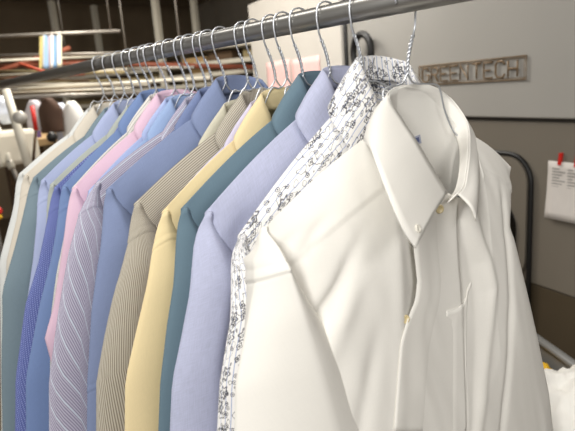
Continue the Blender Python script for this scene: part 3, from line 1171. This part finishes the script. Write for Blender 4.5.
for u in (0.0, 1.55, 3.05):
    for v in (0.0, 0.6):
        under(rbox('post', u - 0.03, u + 0.03, 0, 2.75, v - 0.03, v + 0.03, M_CREAM), rack)
zz = [at_d(160, y, 5.9).z for y in (56, 70, 80, 89, 101, 116)]
for z in zz:
    under(rbox('shelf', 0, rkL, z - 0.02, z + 0.02, -0.03, 0.63, M_CREAM), rack)
kinds = [('cardboard_box', M_CARD, 'cardboard box'), ('brown_parcel', M_BROWN, 'dark brown parcel'), ('paper_bundle', M_KHAKI, 'kraft paper bundle')]
lev = ['second', 'third', 'fourth', 'fifth', 'lowest']
cnt = 0
for li in range(1, 5):
    u = 0.08
    while u < 2.9:
        wdt = random.uniform(0.22, 0.5)
        hh = (zz[li - 1] - zz[li]) - 0.04
        kd = kinds[cnt % 3]
        if u + wdt < 3.0 and not (u < 1.6 < u + wdt):
            o = rbox(kd[0], u, u + wdt, zz[li] + 0.02, zz[li] + 0.02 + hh * random.uniform(0.45, 0.85), 0.06, 0.5, kd[1])
            tag(o, '%s on the %s shelf down of the cream rack' % (kd[2], lev[li - 1]), 'box', '%ss on the %s rack shelf' % (kd[2], lev[li - 1]))
            cnt += 1
        u += wdt + random.uniform(0.03, 0.15)

# ---- overhead pipes and beams
o = pipe_px('sprinkler_pipe', (-20, 60, 5.3), (258, 67.5, 5.0), 0.024, M_RUST)
tag(o, 'rust red sprinkler pipe running behind the hanger hooks', 'pipe')
o = pipe_px('roof_beam', (-60, 90, 4.6), (70, 48, 4.6), 0.020, M_RUST)
tag(o, 'rust red sloping roof brace at the upper left', 'beam')
o = pipe_px('roof_strut', (20, 64, 3.6), (44, 71.5, 3.5), 0.010, M_RUST2)
tag(o, 'short orange red strut above the rail at left', 'strut')
# conveyor tracks
for a, b, r, lb in (((-30, 92, 4.4), (210, 78, 4.0), 0.013, 'cream conveyor track behind the hooks, upper of two'), ((-30, 85.5, 4.9), (150, 84, 4.5), 0.016, 'cream conveyor track behind the hooks, lower of two')):
    pa, pb = at_d(*a), at_d(*b)
    o = empty('conveyor_track', tuple(pa))
    under(tube('track_pipe', [pa, pb], r, M_CREAM, None, 10), o)
    for t_ in (0.12, 0.9):
        p_ = pa.lerp(pb, t_)
        under(tube('ceiling_rod', [p_, V((p_.x, p_.y, 3.1))], 0.006, M_GREYP, None, 6), o)
    tag(o, lb, 'track', 'conveyor tracks')
rp = random.Random(9)
for i in range(13):
    ya = 56 + i * 3.3 + rp.uniform(-2, 2)
    yb = ya + rp.uniform(-9, 5)
    xa = rp.choice((-40, -20, 30, 70))
    m_ = (M_GREYP, M_BROWN, M_CREAM, M_RUST, M_KHAKI)[i % 5]
    o = pipe_px('overhead_pipe', (xa, ya, rp.uniform(4.0, 5.2)), (xa + rp.uniform(110, 210), yb, rp.uniform(4.0, 5.0)), rp.uniform(0.006, 0.014), m_)
    e_ = o.data.vertices[0].co
    rod_ = tube('ceiling_rod', [V((e_.x, e_.y, e_.z)), V((e_.x, e_.y, 3.1))], 0.004, M_GREYP, o, 6)
    tag(o, 'thin pipe in the blurred overhead pipework behind the hooks', 'pipe', 'overhead pipework behind the hooks')
o = pipe_px('garment_rail', (-30, 98.5, 3.3), (150, 92.5, 3.6), 0.012, M_GREYP)
tag(o, 'thin grey garment rail at far left below the main rail', 'rail')

# striped cloth hung over the rail's far side
def hang_cloth(name, tl, wpx, hpx, dep, mat, drop=0.0, n=10, wob=0.02):
    a = at_d(tl[0], tl[1], dep); b = at_d(tl[0] + wpx, tl[1] + drop, dep); c = at_d(tl[0], tl[1] + hpx, dep)
    vs, uv = [], []
    for j in range(n + 1):
        for i in range(n + 1):
            p = a.lerp(b, i / n) + (c - a) * (j / n) + FW * (wob * math.sin(i * 1.9) * (0.3 + j / n))
            vs.append(p)
    fs = grid_faces(n + 1, n + 1, False)
    uv = [[((k % (n + 1)) / n, (k // (n + 1)) / n) for k in f] for f in fs]
    o = link_mesh(name, vs, fs, mat, None, uv)
    solid(o, 0.01)
    return o


def striped_mat():
    t = NT('striped_towel_cloth')
    tc = t.n('ShaderNodeTexCoord')
    sp = t.n('ShaderNodeSeparateXYZ')
    t.l(tc.outputs['UV'], sp.inputs[0])
    cr = t.n('ShaderNodeValToRGB')
    cr.color_ramp.interpolation = 'CONSTANT'
    els = [(0.0, (232, 214, 140)), (0.17, (226, 222, 214)), (0.24, (140, 170, 200)), (0.38, (222, 198, 206)), (0.55, (232, 226, 220)), (0.64, (120, 158, 196)), (0.78, (214, 212, 206)), (0.88, (236, 230, 206))]
    e = cr.color_ramp.elements
    e[0].position, e[0].color = els[0][0], lin(els[0][1])
    e[1].position, e[1].color = els[1][0], lin(els[1][1])
    for p, c in els[2:]:
        k = e.new(p); k.color = lin(c)
    t.l(sp.outputs['X'], cr.inputs[0])
    t.l(cr.outputs[0], t.b.inputs['Base Color'])
    t.b.inputs['Roughness'].default_value = 0.85
    return t.m


o = hang_cloth('striped_towel', (39.5, 36), 22, 34, 3.9, striped_mat(), -3)
tag(o, 'towel with yellow, blue and pink stripes hanging above the rail', 'towel')

pa, pb = at_d(-60, 39, 3.9), at_d(120, 31, 3.9)
o = empty('hanging_bar', tuple(pa))
tag(o, 'thin grey bar from the ceiling that carries the striped towel', 'bar')
under(tube('bar_pipe', [pa, pb], 0.012, M_GREYP, None, 8), o)
for t_ in (0.1, 0.95):
    p_ = pa.lerp(pb, t_)
    under(tube('ceiling_rod', [p_, V((p_.x, p_.y, 3.1))], 0.006, M_GREYP, None, 6), o)
# ---- pressing stand at far left
pr = empty('garment_press', tuple(at_d(10, 200, 3.4) * 1))
pr.location.z = 0
tag(pr, 'cream garment pressing stand with leaning column at far left', 'press')
def strut(name, a, b, r0, r1, mat):
    return under(tube(name, [at_d(*a), at_d(*b)], [r0, r1], mat, None, 14), pr)
strut('column', (6, 90, 3.0), (29, 166, 3.0), 0.022, 0.024, M_CREAM)
strut('rear_column', (-3, 128, 3.2), (12, 168, 3.1), 0.020, 0.020, M_CREAM)
strut('leg', (9, 160, 3.1), (30, 208, 3.2), 0.013, 0.012, M_GREYP)
bt = at_d(2, 148, 3.25)
under(box('head', tuple(bt), (0.30, 0.30, 0.20), M_CREAM, None, 0.03, 0.4), pr)
dk = at_d(20, 117.5, 2.9)
vs, fs = [], []
for r, h in ((0.0, 0.03), (0.022, 0.028), (0.034, 0.012), (0.034, -0.012), (0.0, -0.014)):
    for k in range(20):
        a = 2 * PI * k / 20
        vs.append(dk + RX * r * math.cos(a) + UP * r * math.sin(a) - FW * h)
fs = grid_faces(5, 20, True)
under(link_mesh('gauge', vs, fs, plain('gauge_grey', (190, 186, 178), 0.4, 0.2)), pr)
under(tube('foot_bar', [at_d(30, 206, 3.2), V((at_d(30, 206, 3.2).x, at_d(30, 206, 3.2).y, 0))], 0.012, M_GREYP, None, 10), pr)

# ---- loose things around the press
def blob(name, c, rx, ry, rz, mat, seed, rough=0.25, n=20):
    vs, fs = [], []
    for i in range(n + 1):
        th = PI * i / n
        for k in range(n):
            a = 2 * PI * k / n
            d = V((math.sin(th) * math.cos(a), math.sin(th) * math.sin(a), math.cos(th)))
            f = 1 + rough * noise.noise(d * 1.8 + V((seed, 0, 0))) + rough * .5 * noise.noise(d * 4 + V((seed, 5, 0)))
            vs.append(V(c) + V((d.x * rx * f, d.y * ry * f, d.z * rz * f)))
    return link_mesh(name, vs, grid_faces(n + 1, n, True), mat)


def garment(name, px, pz, wpx, hpx, dep, mat, label, seed):
    """a small hanging garment: sloped shoulders, open hem"""
    top = at_d(px, pz, dep)
    wm = wpx / F_PX * dep
    hm = hpx / F_PX * dep
    n, na = 12, 20
    vs = []
    for i in range(n + 1):
        t = i / n
        w_ = wm * 0.5 * (0.18 + 0.82 * min(1, t * 3.2) ** 0.7)
        for k in range(na):
            a = 2 * PI * k / na
            f = 1 + 0.12 * noise.noise(V((a * 1.2, t * 2, seed)))
            vs.append(top + V((RX.x, RX.y, 0)).normalized() * (w_ * math.cos(a) * f) + V((FW.x, FW.y, 0)).normalized() * (0.05 * math.sin(a) * f) - V((0, 0, hm * t)))
    o = link_mesh(name, vs, grid_faces(n + 1, na, True), mat)
    solid(o, 0.003)
    tag(o, label, 'garment', 'garments hanging far behind')
    return o


garment('hanging_shirt', 71, 101, 26, 55, 3.45, M_WHITE, 'white garment hanging just left of the far shirt collars', 2)
garment('hanging_shirt', 60, 103, 16, 60, 3.55, plain('pale_blue_cloth', (206, 212, 228), 0.85), 'pale blue white garment hanging left of a white one', 3)
garment('hanging_jacket', 48, 98, 22, 34, 3.35, M_DARKC, 'dark brown garment hanging on the thin grey rail', 4)
garment('hanging_blouse', 34, 100, 20, 30, 3.4, plain('grey_lilac_cloth', (206, 200, 204), 0.85), 'pale lilac grey garment on the thin rail behind the red strap', 5)
o = pipe_px('red_strap', (32, 106, 3.1), (36, 130, 3.1), 0.012, M_RED)
tag(o, 'bright red strap hanging at left beside the leaning column', 'strap')
o = pipe_px('dark_cord', (36, 129, 3.12), (33, 163, 3.12), 0.008, M_BROWN)
tag(o, 'dark brown cord hanging below the red strap', 'cord')
o = blob('black_knob', at_d(52, 137, 3.0), 0.028, 0.028, 0.028, M_BLACK, 2, 0.05)
tag(o, 'round black knob left of the far shirt shoulders', 'knob')
sk = at_d(54, 140, 3.05)
under_k = tube('stem', [sk, V((sk.x + .05, sk.y + 0.1, sk.z - 0.12))], 0.006, M_BLACK, None, 8)
under_k.parent = o
o = box('purple_box', tuple(at_d(28, 134, 3.7)), (0.14, 0.1, 0.07), M_PURPLE)
tag(o, 'small purple box behind the leaning cream column', 'box')
o = blob('plastic_bag', at_d(3, 110, 3.31), 0.06, 0.05, 0.078, plain('pale_plastic_film', (226, 232, 246), 0.3), 7, 0.3)
tag(o, 'bright bluish white plastic bag at the far left edge', 'bag')
# work bench that carries them
bn = empty('work_bench', (at_d(20, 150, 4.2).x, at_d(20, 150, 4.2).y, 0))
tag(bn, 'brown work bench behind the pressing stand at far left', 'bench')
b0 = bn.location
under(box('bench_top', (b0.x, b0.y, at_d(20, 141, 3.9).z), (1.4, 0.7, 0.05), M_CARD, None, 0.006, rrot), bn)
for sx in (-1, 1):
    for sy in (-1, 1):
        p = b0 + AX * (0.62 * sx) + RN * (0.28 * sy)
        under(box('leg', (p.x, p.y, at_d(20, 141, 3.9).z / 2 - 0.012), (0.05, 0.05, at_d(20, 141, 3.9).z - 0.02), M_BROWN, None, 0.004, rrot), bn)
o = blob('red_pouch', at_d(-3, 211, 2.6), 0.024, 0.024, 0.02, M_RED, 3, 0.2)
tag(o, 'small red pouch at the left edge beside the farthest sleeve', 'pouch')
o = blob('yellow_pouch', at_d(-2, 217, 2.6), 0.018, 0.018, 0.014, M_YELLOW, 4, 0.2)
tag(o, 'small yellow pouch under the red one at the left edge', 'pouch')

# ---- laundry cart at lower right
ZC = 0.86
c0 = at_z(512, 321, ZC)
c1 = at_z(578, 368, ZC)
cdir = (c1 - c0); cdir.z = 0; cl_ = cdir.length; cdir.normalize()
cn = V((-cdir.y, cdir.x, 0))
if cn.dot(V((FW.x, FW.y, 0))) > 0:
    cn = -cn
c1 = c0 + cdir * 0.62
cw = 0.42
cart = empty('laundry_cart', tuple((c0 + c1) / 2 + cn * cw / 2 - V((0, 0, ZC))))
tag(cart, 'grey rimmed laundry cart full of cloth at lower right', 'cart')
cor = [c0, c1, c1 + cn * cw, c0 + cn * cw]
under(tube('rim', cor, 0.014, M_CART, None, 10, True), cart)
cc = sum(cor, V()) / 4
vs = []
for zf, k in ((0.0, 1.0), (-0.5, 0.86)):
    vs += [cc + (p - cc) * k + V((0, 0, zf)) for p in cor]
o = link_mesh('tub', vs, [(0, 1, 5, 4), (1, 2, 6, 5), (2, 3, 7, 6), (3, 0, 4, 7), (4, 5, 6, 7)], M_CART, None, smooth=False)
solid(o, 0.006)
under(o, cart)
for p in cor:
    b = cc + (p - cc) * 0.86
    under(tube('leg', [V((b.x, b.y, 0.06)), V((b.x, b.y, ZC - 0.44))], 0.012, M_CART, None, 8), cart)
    under(lathe('caster', (b.x, b.y, 0.03), [(0.0, -0.012), (0.03, -0.012), (0.03, 0.012), (0.0, 0.012)], M_BLACK, None, 14, 'x'), cart)


def heap(name, c, ex, ey, hz, mat, seed, n=36):
    """a crumpled heap of cloth resting in the tub"""
    vs = []
    for j in range(n + 1):
        for i in range(n + 1):
            a, b = i / n * 2 - 1, j / n * 2 - 1
            r = max(abs(a), abs(b))
            z = hz * (1 - r ** 2.2) + 0.022 * noise.noise(V((a * 3, b * 3, seed))) + 0.010 * noise.noise(V((a * 8, b * 8, seed + 3)))
            vs.append(V(c) + cdir * (a * ex * (1 + .08 * noise.noise(V((b * 3, seed, 0))))) + cn * (b * ey * (1 + .08 * noise.noise(V((a * 3, seed, 4))))) + V((0, 0, z)))
    o = link_mesh(name, vs, grid_faces(n + 1, n + 1, False), mat)
    solid(o, 0.006)
    return o


pw = at_z(590, 392, ZC + 0.02)
o = heap('white_sheet', tuple(pw + V((0, 0, -0.06))), 0.17, 0.13, 0.085, M_WHITE, 3)
tag(o, 'crumpled white cloth piled in the laundry cart', 'cloth')
py_ = at_z(549, 356, ZC)
o = heap('yellow_cloth', tuple(py_ + cn * 0.06 + V((0, 0, -0.04)) - cdir * 0.03), 0.10, 0.06, 0.03, M_YELLOW, 5)
tag(o, 'bright yellow cloth showing between cart rim and white cloth', 'cloth')

# ------------------------------------------------------------------ lights
def area(name, loc, size, power, rgb=(1, 1, 1), aim=None):
    ld = bpy.data.lights.new(name, 'AREA')
    ld.shape = 'RECTANGLE'
    ld.size, ld.size_y = size
    ld.energy = power
    ld.color = rgb
    o = bpy.data.objects.new(name, ld)
    C.objects.link(o)
    o.location = loc
    if aim:
        o.rotation_euler = (V(aim) - V(loc)).to_track_quat('-Z', 'Y').to_euler()
    return o


area('fluorescent_near_camera', (-1.4, -0.6, 2.35), (0.35, 1.3), 36, (1, 0.985, 0.95), (0.45, 0.7, 1.35))
area('fluorescent_over_rail', (0.0, 0.9, 2.9), (0.3, 1.8), 15, (1, 0.98, 0.94))
area('fill_behind_camera', (0.2, -2.0, 2.7), (1.4, 0.3), 16, (1, 0.98, 0.95), (0.5, 0.4, 1.3))  # unseen fill, added to brighten the shirt fronts
area('fluorescent_far_bay', (1.5, 3.6, 2.9), (0.3, 1.8), 58, (1, 0.95, 0.86))
mp = MP + MNOR * 0.42 + MDIR * 0.3
area('fluorescent_by_machine', (mp.x, mp.y, 2.6), (1.6, 0.2), 17, (1, 0.97, 0.93))
w = bpy.data.worlds.new('world')
sc.world = w
w.use_nodes = True
w.node_tree.nodes['Background'].inputs[0].default_value = (1, 0.98, 0.95, 1)
w.node_tree.nodes['Background'].inputs[1].default_value = 0.22
